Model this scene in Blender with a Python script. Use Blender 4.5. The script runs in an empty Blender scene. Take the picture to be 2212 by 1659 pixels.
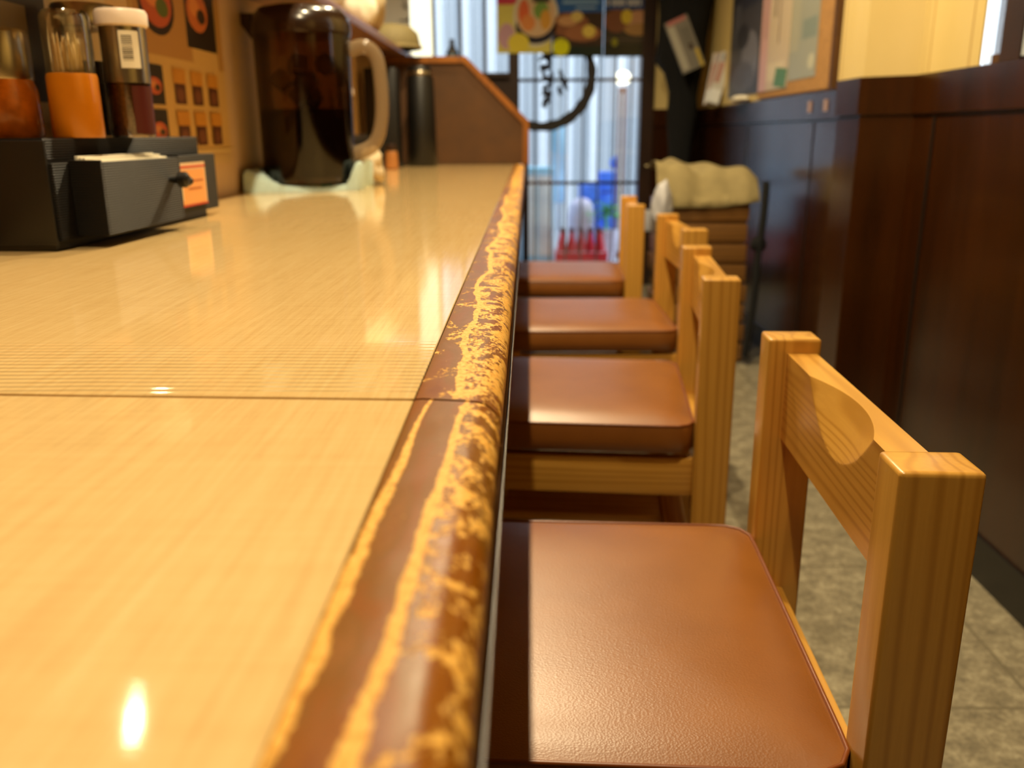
import bpy, bmesh, math, random
from mathutils import Vector, Matrix, noise
random.seed(7)
R = math.radians
C = bpy.context.scene.collection
SC = bpy.context.scene

# ------------------------------------------------------------------ camera
cam_d = bpy.data.cameras.new('camera')
cam_d.sensor_width = 36.0
cam_d.lens = 1900.0 / 2212.0 * 36.0
cam_d.clip_start = 0.02
cam_d.clip_end = 100
cam_d.dof.use_dof = True
cam_d.dof.focus_distance = 0.56
cam_d.dof.aperture_fstop = 6.9
cam = bpy.data.objects.new('camera', cam_d)
C.objects.link(cam)
fwd = Vector((1141 - 1106.0, -(287 - 829.5), -1900.0)).normalized()
hz = Vector((2141 - 1106.0, -(282 - 829.5), -1900.0))
up = hz.cross(fwd).normalized()
if up.y < 0:
    up = -up
rt = fwd.cross(up)
M3 = Matrix((rt, fwd, up))            # rows: world axes in camera coordinates
M4 = M3.to_4x4()
M4.translation = Vector((0, 0, 0.835))
cam.matrix_world = M4
SC.camera = cam

# ------------------------------------------------------------------ colour, world, lamps
SC.view_settings.view_transform = 'Standard'
SC.view_settings.look = 'None'
SC.view_settings.gamma = 1.0
SC.view_settings.exposure = 0.95
SC.view_settings.use_curve_mapping = False
SC.cycles.max_bounces = 8
SC.cycles.transparent_max_bounces = 16
SC.cycles.sample_clamp_indirect = 4.0
SC.cycles.caustics_reflective = False
SC.cycles.caustics_refractive = False

world = bpy.data.worlds.new('daylight')
SC.world = world
world.use_nodes = True
bg = world.node_tree.nodes['Background']
bg.inputs['Color'].default_value = (0.82, 0.91, 1.0, 1)
bg.inputs['Strength'].default_value = 1.5

CEIL = 2.4
LAMPS = [(-0.10, 0.30, 40), (-0.10, 1.30, 46), (-0.10, 2.3, 46), (-0.10, 3.15, 36)]
KITCHEN = [(-1.23, 2.33, 4), (-1.68, 2.73, 12)]


def srgb(h):
    h = h.lstrip('#')
    o = []
    for i in (0, 2, 4):
        c = int(h[i:i + 2], 16) / 255.0
        o.append(c / 12.92 if c <= 0.04045 else ((c + 0.055) / 1.055) ** 2.4)
    return (o[0], o[1], o[2], 1.0)


# ------------------------------------------------------------------ materials
class NT:
    def __init__(self, name):
        self.m = bpy.data.materials.new(name)
        self.m.use_nodes = True
        self.t = self.m.node_tree
        self.b = self.t.nodes['Principled BSDF']
        self.out = self.t.nodes['Material Output']

    def n(self, kind, **kw):
        x = self.t.nodes.new(kind)
        for k, v in kw.items():
            setattr(x, k, v)
        return x

    def l(self, a, b):
        self.t.links.new(a, b)

    def coord(self, scale=(1, 1, 1), rot=(0, 0, 0), loc=(0, 0, 0)):
        tc = self.n('ShaderNodeTexCoord')
        mp = self.n('ShaderNodeMapping')
        mp.inputs['Scale'].default_value = scale
        mp.inputs['Rotation'].default_value = rot
        mp.inputs['Location'].default_value = loc
        self.l(tc.outputs['Object'], mp.inputs['Vector'])
        return mp.outputs['Vector']

    def noise(self, vec, scale=5, detail=3, rough=0.5, dist=0.0):
        x = self.n('ShaderNodeTexNoise')
        x.inputs['Scale'].default_value = scale
        x.inputs['Detail'].default_value = detail
        x.inputs['Roughness'].default_value = rough
        x.inputs['Distortion'].default_value = dist
        self.l(vec, x.inputs['Vector'])
        return x.outputs['Fac']

    def ramp(self, fac, stops, interp='LINEAR'):
        x = self.n('ShaderNodeValToRGB')
        cr = x.color_ramp
        cr.interpolation = interp
        while len(cr.elements) > len(stops):
            cr.elements.remove(cr.elements[-1])
        while len(cr.elements) < len(stops):
            cr.elements.new(0.5)
        for e, (p, c) in zip(cr.elements, stops):
            e.position = p
            e.color = c if isinstance(c, tuple) else srgb(c)
        self.l(fac, x.inputs['Fac'])
        return x.outputs['Color']

    def math(self, op, a, b=None, c=None):
        x = self.n('ShaderNodeMath', operation=op)
        for i, v in enumerate((a, b, c)):
            if v is None:
                continue
            if isinstance(v, (int, float)):
                x.inputs[i].default_value = v
            else:
                self.l(v, x.inputs[i])
        return x.outputs[0]

    def mix(self, fac, a, b, mode='MIX'):
        x = self.n('ShaderNodeMix', data_type='RGBA', blend_type=mode)
        if isinstance(fac, (int, float)):
            x.inputs['Factor'].default_value = fac
        else:
            self.l(fac, x.inputs['Factor'])
        for i, v in ((6, a), (7, b)):
            if isinstance(v, tuple):
                x.inputs[i].default_value = v
            else:
                self.l(v, x.inputs[i])
        return x.outputs[2]

    def bump(self, h, strength=0.2, dist=0.001):
        x = self.n('ShaderNodeBump')
        x.inputs['Strength'].default_value = strength
        x.inputs['Distance'].default_value = dist
        self.l(h, x.inputs['Height'])
        self.l(x.outputs['Normal'], self.b.inputs['Normal'])

    def set(self, **kw):
        for k, v in kw.items():
            self.b.inputs[k.replace('_', ' ')].default_value = v
        return self


def plain(name, col, rough=0.5, metal=0.0, var=0.0, vscale=30, coat=0.0, bump=0.0):
    k = NT(name)
    c = srgb(col)
    k.set(Base_Color=c, Roughness=rough, Metallic=metal)
    if coat:
        k.b.inputs['Coat Weight'].default_value = coat
    f = k.noise(k.coord(), vscale, 4)
    if var:
        d = tuple(x * (1 - var) for x in c[:3]) + (1,)
        e = tuple(min(1, x * (1 + var)) for x in c[:3]) + (1,)
        k.l(k.ramp(f, [(0.3, d), (0.7, e)]), k.b.inputs['Base Color'])
    if bump:
        k.bump(f, bump, 0.002)
    return k.m


def wood(name, axis, light, mid, dark, rough=0.38, off=(0, 0, 0)):
    """solid ash wood: growth rings round the grain axis plus long fine pores"""
    k = NT(name)
    sc = [1.0, 1.0, 1.0]
    sc['xyz'.index(axis)] = 0.055
    v = k.coord(tuple(sc), loc=off)
    big = k.noise(v, 9, 2, 0.5)
    vv = k.n('ShaderNodeVectorMath', operation='ADD')
    comb = k.n('ShaderNodeCombineXYZ')
    w = k.math('MULTIPLY', big, 0.16)
    k.l(w, comb.inputs[0]); k.l(w, comb.inputs[1]); k.l(w, comb.inputs[2])
    k.l(v, vv.inputs[0]); k.l(comb.outputs[0], vv.inputs[1])
    wv = k.n('ShaderNodeTexWave', wave_type='RINGS', wave_profile='SIN')
    wv.rings_direction = axis.upper()
    wv.inputs['Scale'].default_value = 27
    wv.inputs['Distortion'].default_value = 1.6
    wv.inputs['Detail'].default_value = 2
    wv.inputs['Detail Scale'].default_value = 1.5
    k.l(vv.outputs[0], wv.inputs['Vector'])
    sf = [260.0, 260.0, 260.0]
    sf['xyz'.index(axis)] = 9
    fine = k.noise(k.coord(tuple(sf)), 1.0, 3, 0.6)
    base = k.ramp(wv.outputs['Fac'], [(0.0, light), (0.45, light), (0.75, mid), (1.0, dark)])
    col = k.mix(k.math('MULTIPLY', k.math('SUBTRACT', fine, 0.35), 0.9), base, srgb(dark))
    patch = k.noise(v, 3.5, 2)
    col = k.mix(k.math('MULTIPLY', patch, 0.45), col, srgb(mid))
    k.l(col, k.b.inputs['Base Color'])
    k.b.inputs['Roughness'].default_value = rough
    k.b.inputs['Coat Weight'].default_value = 0.5
    k.b.inputs['Coat Roughness'].default_value = 0.2
    k.bump(fine, 0.12, 0.0006)
    return k.m


ASH = ('#dca549', '#d29a40', '#bb8431')
WOOD = {a: wood('honey_ash_' + a, a, *ASH, off=o) for a, o in (('x', (0, .02, .3)), ('y', (.016, 0, -.018)), ('z', (.02, .013, 0)))}


def laminate():
    k = NT('woven_laminate')
    a = k.noise(k.coord((380, 11, 1), rot=(0, 0, R(2))), 1.0, 4, 0.6)
    b = k.noise(k.coord((9, 800, 1)), 1.0, 3, 0.6)
    g = k.noise(k.coord((1000, 60, 1), rot=(0, 0, R(4))), 1.0, 3, 0.6)
    p = k.noise(k.coord((5, 1.6, 1)), 1.0, 3)
    s = k.math('ADD', k.math('MULTIPLY', a, 0.42), k.math('MULTIPLY', b, 0.30))
    s = k.math('ADD', s, k.math('MULTIPLY', g, 0.22))
    s = k.math('ADD', s, k.math('MULTIPLY', p, 0.12))
    col = k.ramp(s, [(0.36, '#cba870'), (0.52, '#dab980'), (0.70, '#e3c690')])
    k.l(col, k.b.inputs['Base Color'])
    k.b.inputs['Roughness'].default_value = 0.055
    k.b.inputs['Specular IOR Level'].default_value = 0.30
    # the sheet ripples where it lifts at the joint
    tc = k.n('ShaderNodeTexCoord')
    sep = k.n('ShaderNodeSeparateXYZ')
    k.l(tc.outputs['Object'], sep.inputs[0])
    d = k.math('SUBTRACT', sep.outputs['Y'], 0.385)
    near = k.math('MULTIPLY', k.math('LESS_THAN', d, 0.11), k.math('GREATER_THAN', d, 0.0))
    fall = k.math('MULTIPLY', near, k.math('SUBTRACT', 1.0, k.math('MULTIPLY', d, 9.0)))
    rip = k.math('MULTIPLY', k.math('SINE', k.math('ADD', k.math('MULTIPLY', d, 900.0), k.math('MULTIPLY', p, 9.0))), k.math('ADD', 0.25, k.math('MULTIPLY', k.noise(k.coord((7, 130, 1)), 1.0, 2), 1.3)))
    fine = k.math('MULTIPLY', k.math('SUBTRACT', b, 0.5), 0.05)
    h = k.math('ADD', fine, k.math('MULTIPLY', k.math('MULTIPLY', rip, fall), 0.85))
    k.bump(h, 0.6, 0.0006)
    return k.m


def worn_edge():
    """brown varnish rubbed through to bare wood along the outer arris"""
    k = NT('worn_varnish')
    tc = k.n('ShaderNodeTexCoord')
    sep = k.n('ShaderNodeSeparateXYZ')
    k.l(tc.outputs['Object'], sep.inputs[0])
    X, Y = sep.outputs['X'], sep.outputs['Y']
    n1 = k.noise(k.coord((58, 44, 40)), 1.0, 9, 0.68, 0.9)
    n2 = k.noise(k.coord((420, 300, 200)), 1.0, 5, 0.65, 0.3)
    n3 = k.noise(k.coord((26, 7, 10)), 1.0, 3, 0.5)
    N = k.math('ADD', k.math('MULTIPLY', n1, 0.66), k.math('MULTIPLY', n2, 0.34))
    near = k.math('LESS_THAN', Y, 0.3785)
    wob = k.math('MULTIPLY', k.math('SUBTRACT', k.noise(k.coord((1, 14, 1)), 1.0, 3, 0.6), 0.5), 0.006)
    dY = k.math('SUBTRACT', 0.3785, Y)

    def seam(x0, slope, w0, grow, amp):
        # a long crack in the varnish along the grain, widening towards the near end
        xc = k.math('ADD', k.math('ADD', X, wob), k.math('ADD', -x0, k.math('MULTIPLY', dY, -slope)))
        wd = k.math('ADD', w0, k.math('MULTIPLY', dY, grow))
        return k.math('MULTIPLY', k.math('MAXIMUM', k.math('SUBTRACT', 1.0, k.math('DIVIDE', k.math('ABSOLUTE', xc), wd)), 0.0), amp)
    l1 = seam(-0.0440, -0.030, 0.0012, 0.016, 0.42)
    l2 = seam(-0.0275, -0.030, 0.0012, 0.009, 0.40)
    fn = k.math('MAXIMUM', k.math('MINIMUM', k.math('MULTIPLY', k.math('ADD', X, 0.0265), 14.0), -0.012), -0.13)
    fn = k.math('ADD', fn, k.math('MAXIMUM', l1, l2))
    xb = k.math('ADD', X, k.math('MULTIPLY', k.math('SUBTRACT', k.noise(k.coord((1, 7, 1)), 1.0, 3, 0.6), 0.5), 0.035))
    ff = k.math('MAXIMUM', k.math('MINIMUM', k.math('MULTIPLY', k.math('ADD', xb, 0.0365), 9.0), 0.022), -0.06)
    vein = k.math('MULTIPLY', k.math('MAXIMUM', k.math('SUBTRACT', 0.0022, k.math('ABSOLUTE', k.math('ADD', xb, 0.0365))), 0.0), 130.0)
    ff = k.math('ADD', ff, vein)
    fld = k.math('ADD', k.math('MULTIPLY', near, fn), k.math('MULTIPLY', k.math('SUBTRACT', 1.0, near), ff))
    s = k.math('ADD', k.math('ADD', N, fld), k.math('MULTIPLY', k.math('SUBTRACT', n3, 0.5), 0.12))
    mask = k.ramp(s, [(0.0, (0, 0, 0, 1)), (0.505, (0, 0, 0, 1)), (0.522, (1, 1, 1, 1))])
    varn = k.ramp(k.noise(k.coord((60, 16, 30)), 1.0, 5, 0.6, 0.5), [(0.3, '#7a4003'), (0.42, '#854c08'), (0.55, '#7c4f12'), (0.66, '#87561f'), (0.75, '#74400a')])
    bare = k.ramp(n2, [(0.35, '#c98a35'), (0.5, '#e3aa4c'), (0.7, '#edc06c')])
    k.l(k.mix(mask, varn, bare), k.b.inputs['Base Color'])
    k.l(k.math('ADD', 0.30, k.math('MULTIPLY', mask, 0.2)), k.b.inputs['Roughness'])
    k.b.inputs['Specular IOR Level'].default_value = 0.16
    k.bump(k.math('ADD', k.math('MULTIPLY', mask, -1.0), k.math('MULTIPLY', n1, 0.8)), 0.5, 0.0006)
    return k.m


def leather():
    k = NT('brown_leatherette')
    n = k.noise(k.coord(), 420, 4, 0.6)
    v = k.n('ShaderNodeTexVoronoi')
    v.inputs['Scale'].default_value = 520
    k.l(k.coord((1, 1.4, 1)), v.inputs['Vector'])
    c = k.noise(k.coord(), 9, 3)
    k.l(k.ramp(c, [(0.3, '#87501c'), (0.7, '#965c24')]), k.b.inputs['Base Color'])
    k.b.inputs['Roughness'].default_value = 0.36
    k.b.inputs['Specular IOR Level'].default_value = 0.7
    k.b.inputs['Coat Weight'].default_value = 0.15
    k.b.inputs['Coat Roughness'].default_value = 0.3
    k.bump(k.math('ADD', k.math('MULTIPLY', n, 0.5), k.math('MULTIPLY', v.outputs['Distance'], 0.6)), 0.28, 0.0006)
    return k.m


def panelling():
    k = NT('dark_varnished_panelling')
    g = k.noise(k.coord((14, 14, 1.1)), 1.0, 5, 0.6, 0.3)
    f = k.noise(k.coord((180, 180, 6)), 1.0, 3)
    c = k.ramp(k.math('ADD', k.math('MULTIPLY', g, 0.75), k.math('MULTIPLY', f, 0.25)),
               [(0.35, '#220d01'), (0.6, '#351702'), (0.8, '#422004')])
    k.l(c, k.b.inputs['Base Color'])
    k.b.inputs['Roughness'].default_value = 0.25
    k.b.inputs['Coat Weight'].default_value = 0.25
    k.b.inputs['Coat Roughness'].default_value = 0.14
    k.bump(g, 0.05, 0.002)
    return k.m


def floor_tile():
    k = NT('mottled_floor_tile')
    a = k.noise(k.coord(), 26, 6, 0.7)
    b = k.noise(k.coord(), 120, 4, 0.7)
    c = k.ramp(k.math('ADD', k.math('MULTIPLY', a, 0.6), k.math('MULTIPLY', b, 0.4)),
               [(0.38, '#6a6250'), (0.5, '#8a8069'), (0.62, '#aea48a')])
    br = k.n('ShaderNodeTexBrick')
    br.offset = 0
    br.inputs['Scale'].default_value = 1.0
    br.inputs['Mortar Size'].default_value = 0.003
    br.inputs['Brick Width'].default_value = 0.45
    br.inputs['Row Height'].default_value = 0.45
    k.l(k.coord(loc=(0.13, 0.2, 0)), br.inputs['Vector'])
    k.l(k.mix(br.outputs['Fac'], c, srgb('#716853')), k.b.inputs['Base Color'])
    k.b.inputs['Roughness'].default_value = 0.5
    return k.m


def plankwall():
    k = NT('cream_board_wall')
    wv = k.n('ShaderNodeTexWave', wave_type='BANDS', wave_profile='SIN')
    wv.bands_direction = 'DIAGONAL'
    tc = k.n('ShaderNodeTexCoord')
    sep = k.n('ShaderNodeSeparateXYZ')
    k.l(tc.outputs['Object'], sep.inputs[0])
    s = k.math('ADD', sep.outputs['X'], sep.outputs['Y'])
    fr = k.math('FRACT', k.math('MULTIPLY', s, 5.5))
    gr = k.math('LESS_THAN', fr, 0.045)
    n = k.noise(k.coord((2, 2, 0.6)), 3, 3)
    c = k.ramp(n, [(0.3, '#d2b973'), (0.7, '#dcc484')])
    k.l(k.mix(gr, c, srgb('#b99a5a')), k.b.inputs['Base Color'])
    k.b.inputs['Roughness'].default_value = 0.5
    k.bump(k.math('SUBTRACT', 1.0, gr), 0.4, 0.002)
    k.t.nodes.remove(wv)
    return k.m


def glassy(name, tint, refl=0.10, rough=0.02):
    """thin sheet or shell of clear or tinted glass / plastic"""
    k = NT(name)
    k.t.nodes.remove(k.b)
    tr = k.n('ShaderNodeBsdfTransparent')
    tr.inputs[0].default_value = tint
    gl = k.n('ShaderNodeBsdfGlossy')
    gl.inputs['Roughness'].default_value = rough
    gl.inputs['Color'].default_value = (1, 1, 1, 1)
    fr = k.n('ShaderNodeFresnel')
    fr.inputs[0].default_value = 1.45
    sc_ = k.math('ADD', k.math('MULTIPLY', fr.outputs[0], 0.9), refl * 0.3)
    mx = k.n('ShaderNodeMixShader')
    k.l(sc_, mx.inputs[0]); k.l(tr.outputs[0], mx.inputs[1]); k.l(gl.outputs[0], mx.inputs[2])
    k.l(mx.outputs[0], k.out.inputs['Surface'])
    return k.m


def milky(name, tint, body, share=0.4, rough=0.15):
    """cloudy plastic: partly see-through, partly its own body colour"""
    k = NT(name)
    k.set(Base_Color=srgb(body), Roughness=rough)
    tr = k.n('ShaderNodeBsdfTransparent')
    tr.inputs[0].default_value = tint
    mx = k.n('ShaderNodeMixShader')
    mx.inputs[0].default_value = share
    k.l(tr.outputs[0], mx.inputs[1]); k.l(k.b.outputs[0], mx.inputs[2])
    k.l(mx.outputs[0], k.out.inputs['Surface'])
    return k.m


def emit(name, col, s):
    k = NT(name)
    k.t.nodes.remove(k.b)
    e = k.n('ShaderNodeEmission')
    e.inputs[0].default_value = srgb(col)
    e.inputs[1].default_value = s
    k.l(e.outputs[0], k.out.inputs['Surface'])
    return k.m


def printed(name, rough=0.4):
    k = NT(name)
    a = k.n('ShaderNodeVertexColor')
    a.layer_name = 'print'
    k.l(a.outputs['Color'], k.b.inputs['Base Color'])
    k.b.inputs['Roughness'].default_value = rough
    return k.m


def ribbed_black():
    k = NT('ribbed_black_plastic')
    tc = k.n('ShaderNodeTexCoord')
    sep = k.n('ShaderNodeSeparateXYZ')
    k.l(tc.outputs['Object'], sep.inputs[0])
    w = k.math('SINE', k.math('MULTIPLY', sep.outputs['Z'], 2 * math.pi / 0.0026))
    k.set(Base_Color=srgb('#120d07'), Roughness=0.5)
    k.b.inputs['Specular IOR Level'].default_value = 0.2
    k.bump(w, 1.0, 0.0011)
    return k.m


MAT = dict(
    laminate=laminate(), edge=worn_edge(), leather=leather(), panel=panelling(), floor=floor_tile(), cream=plankwall(),
    piping=plain('brown_piping', '#7a3f16', 0.35),
    apron=plain('dark_brown_board', '#6b4825', 0.85, var=0.2),
    base=plain('black_baseboard', '#15120f', 0.4, var=0.1),
    ceiling=plain('cream_ceiling', '#b0a07c', 0.8, var=0.03),
    kwall=plain('beige_kitchen_wall', '#d2b184', 0.55, var=0.06, vscale=4),
    darkwood=plain('dark_brown_frame', '#2c1608', 0.4, var=0.25, vscale=12),
    brownwood=plain('brown_partition_board', '#4e2e04', 0.6, var=0.14, vscale=14),
    trimwood=wood('orange_edge_wood', 'z', '#95590e', '#8a500c', '#754308', 0.45),
    ledge=plain('ledge_brown', '#8a6350', 0.3, var=0.12),
    glass=glassy('window_glass', (0.96, 0.98, 1.0, 1)),
    clear=glassy('clear_plastic', (0.97, 0.97, 0.93, 1), 0.3, 0.08),
    clouded=milky('clouded_plastic', (0.75, 0.68, 0.58, 1), '#b09878', 0.45),
    smoky=glassy('smoky_brown_plastic', (0.32, 0.21, 0.12, 1), 0.05, 0.10),
    black=plain('black_plastic', '#080706', 0.45),
    blacksoft=plain('black_cloth', '#050506', 0.95, bump=0.4, vscale=60),
    ribbed=ribbed_black(),
    lid=plain('dark_brown_lid', '#2a1a0e', 0.22, coat=0.3),
    chrome=plain('brushed_steel', '#b5aa92', 0.28, 1.0),
    paper=plain('napkin_paper', '#efe6cf', 0.8),
    white=plain('white_plastic', '#f0dcc8', 0.35),
    orange=plain('orange_plastic', '#bd6f06', 0.3, var=0.12, vscale=20, coat=0.3),
    chili=plain('chili_oil', '#e58420', 0.25, var=0.3, vscale=60, coat=0.4),
    spice=plain('brown_spice', '#6b4630', 0.6, var=0.5, vscale=300),
    darkred=plain('dark_red_label', '#4e1812', 0.4),
    herb=plain('dark_green_herb', '#23200f', 0.7, var=0.5, vscale=250),
    pick=plain('toothpick_wood', '#ffe0ac', 0.6, var=0.1),
    print=printed('printed_paper'), printg=printed('glossy_print', 0.2),
    cork=plain('cork_board', '#a87c46', 0.8, var=0.18, vscale=90),
    khaki=plain('khaki_cloth', '#93845a', 0.9, var=0.12, vscale=25, bump=0.3),
    towel=plain('pale_blue_towel', '#b9cfc9', 0.9, var=0.06, vscale=200, bump=0.4),
    towelblue=plain('towel_blue_print', '#3f8f9c', 0.9),
    bag=plain('white_plastic_bag', '#b9b9bf', 0.3, var=0.05),
    tray=wood('noodle_tray_wood', 'x', '#8f6128', '#77501f', '#573814', 0.55),
    shutter=plain('white_shutter', '#dfe6ec', 0.5, var=0.04),
    greyshut=plain('grey_shutter', '#aeb6bd', 0.5),
    iron=plain('grey_iron', '#5a5654', 0.5),
    street=plain('street_paving', '#a9adb1', 0.7, var=0.1, vscale=10),
    bluepl=plain('blue_plastic', '#4f80ea', 0.35, var=0.2, vscale=12),
    cyan=plain('light_blue_banner_cloth', '#9fd4f2', 0.6, var=0.08, vscale=6),
    redpl=plain('red_plastic', '#c01028', 0.3, var=0.15, vscale=20),
    leaf=plain('green_leaf', '#5fae4a', 0.5, var=0.3, vscale=40),
    lav=plain('pale_cover', '#c6c0d4', 0.6, var=0.1),
    polew=plain('brown_pole', '#8a6a62', 0.4),
    bread=plain('khaki_mesh_basket', '#7d7048', 0.7, var=0.25, vscale=220, bump=0.4),
    linen=plain('beige_towel', '#c8b694', 0.9, var=0.08, vscale=18, bump=0.3),
    darkbottle=plain('dark_bottle', '#2e2418', 0.25),
    bottleblue=plain('blue_label', '#6fb2d8', 0.4),
    bulb=emit('warm_bulb', '#ffe2b0', 14), sign=emit('lit_sign', '#fff4cc', 1.1),
    ice=milky('ice', (0.8, 0.8, 0.8, 1), '#b79a74', 0.5, 0.1),
    ink=plain('black_ink', '#1a1413', 0.5),
)


# ------------------------------------------------------------------ builders
def bm_obj(name, bm, m, parent=None, loc=(0, 0, 0), rot=(0, 0, 0), smooth=False):
    bmesh.ops.recalc_face_normals(bm, faces=bm.faces)
    me = bpy.data.meshes.new(name)
    bm.to_mesh(me)
    bm.free()
    o = bpy.data.objects.new(name, me)
    C.objects.link(o)
    for mm in (m if isinstance(m, (list, tuple)) else [m]):
        me.materials.append(mm)
    if smooth:
        for p in me.polygons:
            p.use_smooth = True
    o.location = loc
    o.rotation_euler = rot
    if parent:
        o.parent = parent
    return o


def shade(o, ang=35):
    me = o.data
    for p in me.polygons:
        p.use_smooth = True
    bm = bmesh.new()
    bm.from_mesh(me)
    for e in bm.edges:
        if len(e.link_faces) == 2 and e.calc_face_angle(0) > R(ang):
            e.smooth = False
    bm.to_mesh(me)
    bm.free()
    return o


def add_box(bm, x0, x1, y0, y1, z0, z1, bev=0.0, seg=2, mi=0):
    r = bmesh.ops.create_cube(bm, size=1.0)
    vs = r['verts']
    bmesh.ops.scale(bm, vec=(x1 - x0, y1 - y0, z1 - z0), verts=vs)
    bmesh.ops.translate(bm, vec=((x0 + x1) / 2, (y0 + y1) / 2, (z0 + z1) / 2), verts=vs)
    fs = list({f for v in vs for f in v.link_faces})
    for f in fs:
        f.material_index = mi
    if bev:
        es = list({e for v in vs for e in v.link_edges})
        bmesh.ops.bevel(bm, geom=es, offset=bev, segments=seg, profile=0.6, affect='EDGES')
    return vs


def box(name, x0, x1, y0, y1, z0, z1, m, parent=None, bev=0.0, seg=2, loc=(0, 0, 0), rot=(0, 0, 0)):
    bm = bmesh.new()
    add_box(bm, x0, x1, y0, y1, z0, z1, bev, seg)
    o = bm_obj(name, bm, m, parent, loc, rot)
    return shade(o, 50) if bev else o


def add_lathe(bm, prof, seg=40, cx=0, cy=0, cap=True):
    rings = []
    for r, z in prof:
        rings.append([bm.verts.new((cx + r * math.cos(2 * math.pi * i / seg), cy + r * math.sin(2 * math.pi * i / seg), z)) for i in range(seg)])
    for a, b in zip(rings[:-1], rings[1:]):
        for i in range(seg):
            bm.faces.new((a[i], a[(i + 1) % seg], b[(i + 1) % seg], b[i]))
    if cap:
        bm.faces.new(list(reversed(rings[0])))
        bm.faces.new(rings[-1])


def lathe(name, prof, m, parent=None, loc=(0, 0, 0), seg=40, cap=True, ang=40):
    bm = bmesh.new()
    add_lathe(bm, prof, seg, cap=cap)
    return shade(bm_obj(name, bm, m, parent, loc), ang)


def add_tube(bm, pts, r, seg=10, closed=False, flat=1.0):
    pts = [Vector(p) for p in pts]
    rings = []
    n = len(pts)
    prev = None
    for i, p in enumerate(pts):
        if closed:
            d = (pts[(i + 1) % n] - pts[i - 1]).normalized()
        else:
            d = (pts[min(i + 1, n - 1)] - pts[max(i - 1, 0)]).normalized()
        if prev is None:
            a = Vector((0, 0, 1)) if abs(d.z) < 0.9 else Vector((1, 0, 0))
            u = d.cross(a).normalized()
        else:
            u = (prev - d * prev.dot(d)).normalized()
        prev = u
        w = d.cross(u)
        rr = r[i] if isinstance(r, (list, tuple)) else r
        rings.append([bm.verts.new(p + u * (rr * math.cos(2 * math.pi * k / seg)) + w * (rr * flat * math.sin(2 * math.pi * k / seg))) for k in range(seg)])
    m = n if closed else n - 1
    for i in range(m):
        a, b = rings[i], rings[(i + 1) % n]
        for k in range(seg):
            bm.faces.new((a[k], a[(k + 1) % seg], b[(k + 1) % seg], b[k]))
    if not closed:
        bm.faces.new(list(reversed(rings[0])))
        bm.faces.new(rings[-1])


def tube(name, pts, r, m, parent=None, seg=10, closed=False, loc=(0, 0, 0), flat=1.0):
    bm = bmesh.new()
    add_tube(bm, pts, r, seg, closed, flat)
    return shade(bm_obj(name, bm, m, parent, loc), 60)


def smooth_path(pts, n=8):
    """Catmull-Rom through the points"""
    P = [Vector(p) for p in pts]
    P = [P[0] * 2 - P[1]] + P + [P[-1] * 2 - P[-2]]
    out = []
    for i in range(1, len(P) - 2):
        for k in range(n):
            t = k / n
            a, b, c, d = P[i - 1], P[i], P[i + 1], P[i + 2]
            out.append(0.5 * ((2 * b) + (c - a) * t + (2 * a - 5 * b + 4 * c - d) * t * t + (3 * b - a - 3 * c + d) * t ** 3))
    out.append(P[-2])
    return out


def add_prism(bm, pts, lo, hi, axis='y', mi=0):
    def mk(u, v, w):
        return {'y': (u, w, v), 'z': (u, v, w), 'x': (w, u, v)}[axis]
    a = [bm.verts.new(mk(u, v, lo)) for u, v in pts]
    b = [bm.verts.new(mk(u, v, hi)) for u, v in pts]
    n = len(pts)
    fs = [bm.faces.new(a), bm.faces.new(list(reversed(b)))]
    for i in range(n):
        fs.append(bm.faces.new((a[i], b[i], b[(i + 1) % n], a[(i + 1) % n])))
    for f in fs:
        f.material_index = mi


def prism(name, pts, lo, hi, m, parent=None, axis='y', loc=(0, 0, 0), rot=(0, 0, 0)):
    bm = bmesh.new()
    add_prism(bm, pts, lo, hi, axis)
    return bm_obj(name, bm, m, parent, loc, rot)


def tag(o, label, cat, group=None, kind=None):
    o['label'] = label
    o['category'] = cat
    if group:
        o['group'] = group
    if kind:
        o['kind'] = kind
    return o


def thing(name, label, cat, loc=(0, 0, 0), rotz=0.0, group=None):
    o = bpy.data.objects.new(name, None)
    o.empty_display_size = 0.05
    C.objects.link(o)
    o.location = loc
    o.rotation_euler = (0, 0, rotz)
    return tag(o, label, cat, group)


def struct(o):
    o['kind'] = 'structure'
    return o


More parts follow.
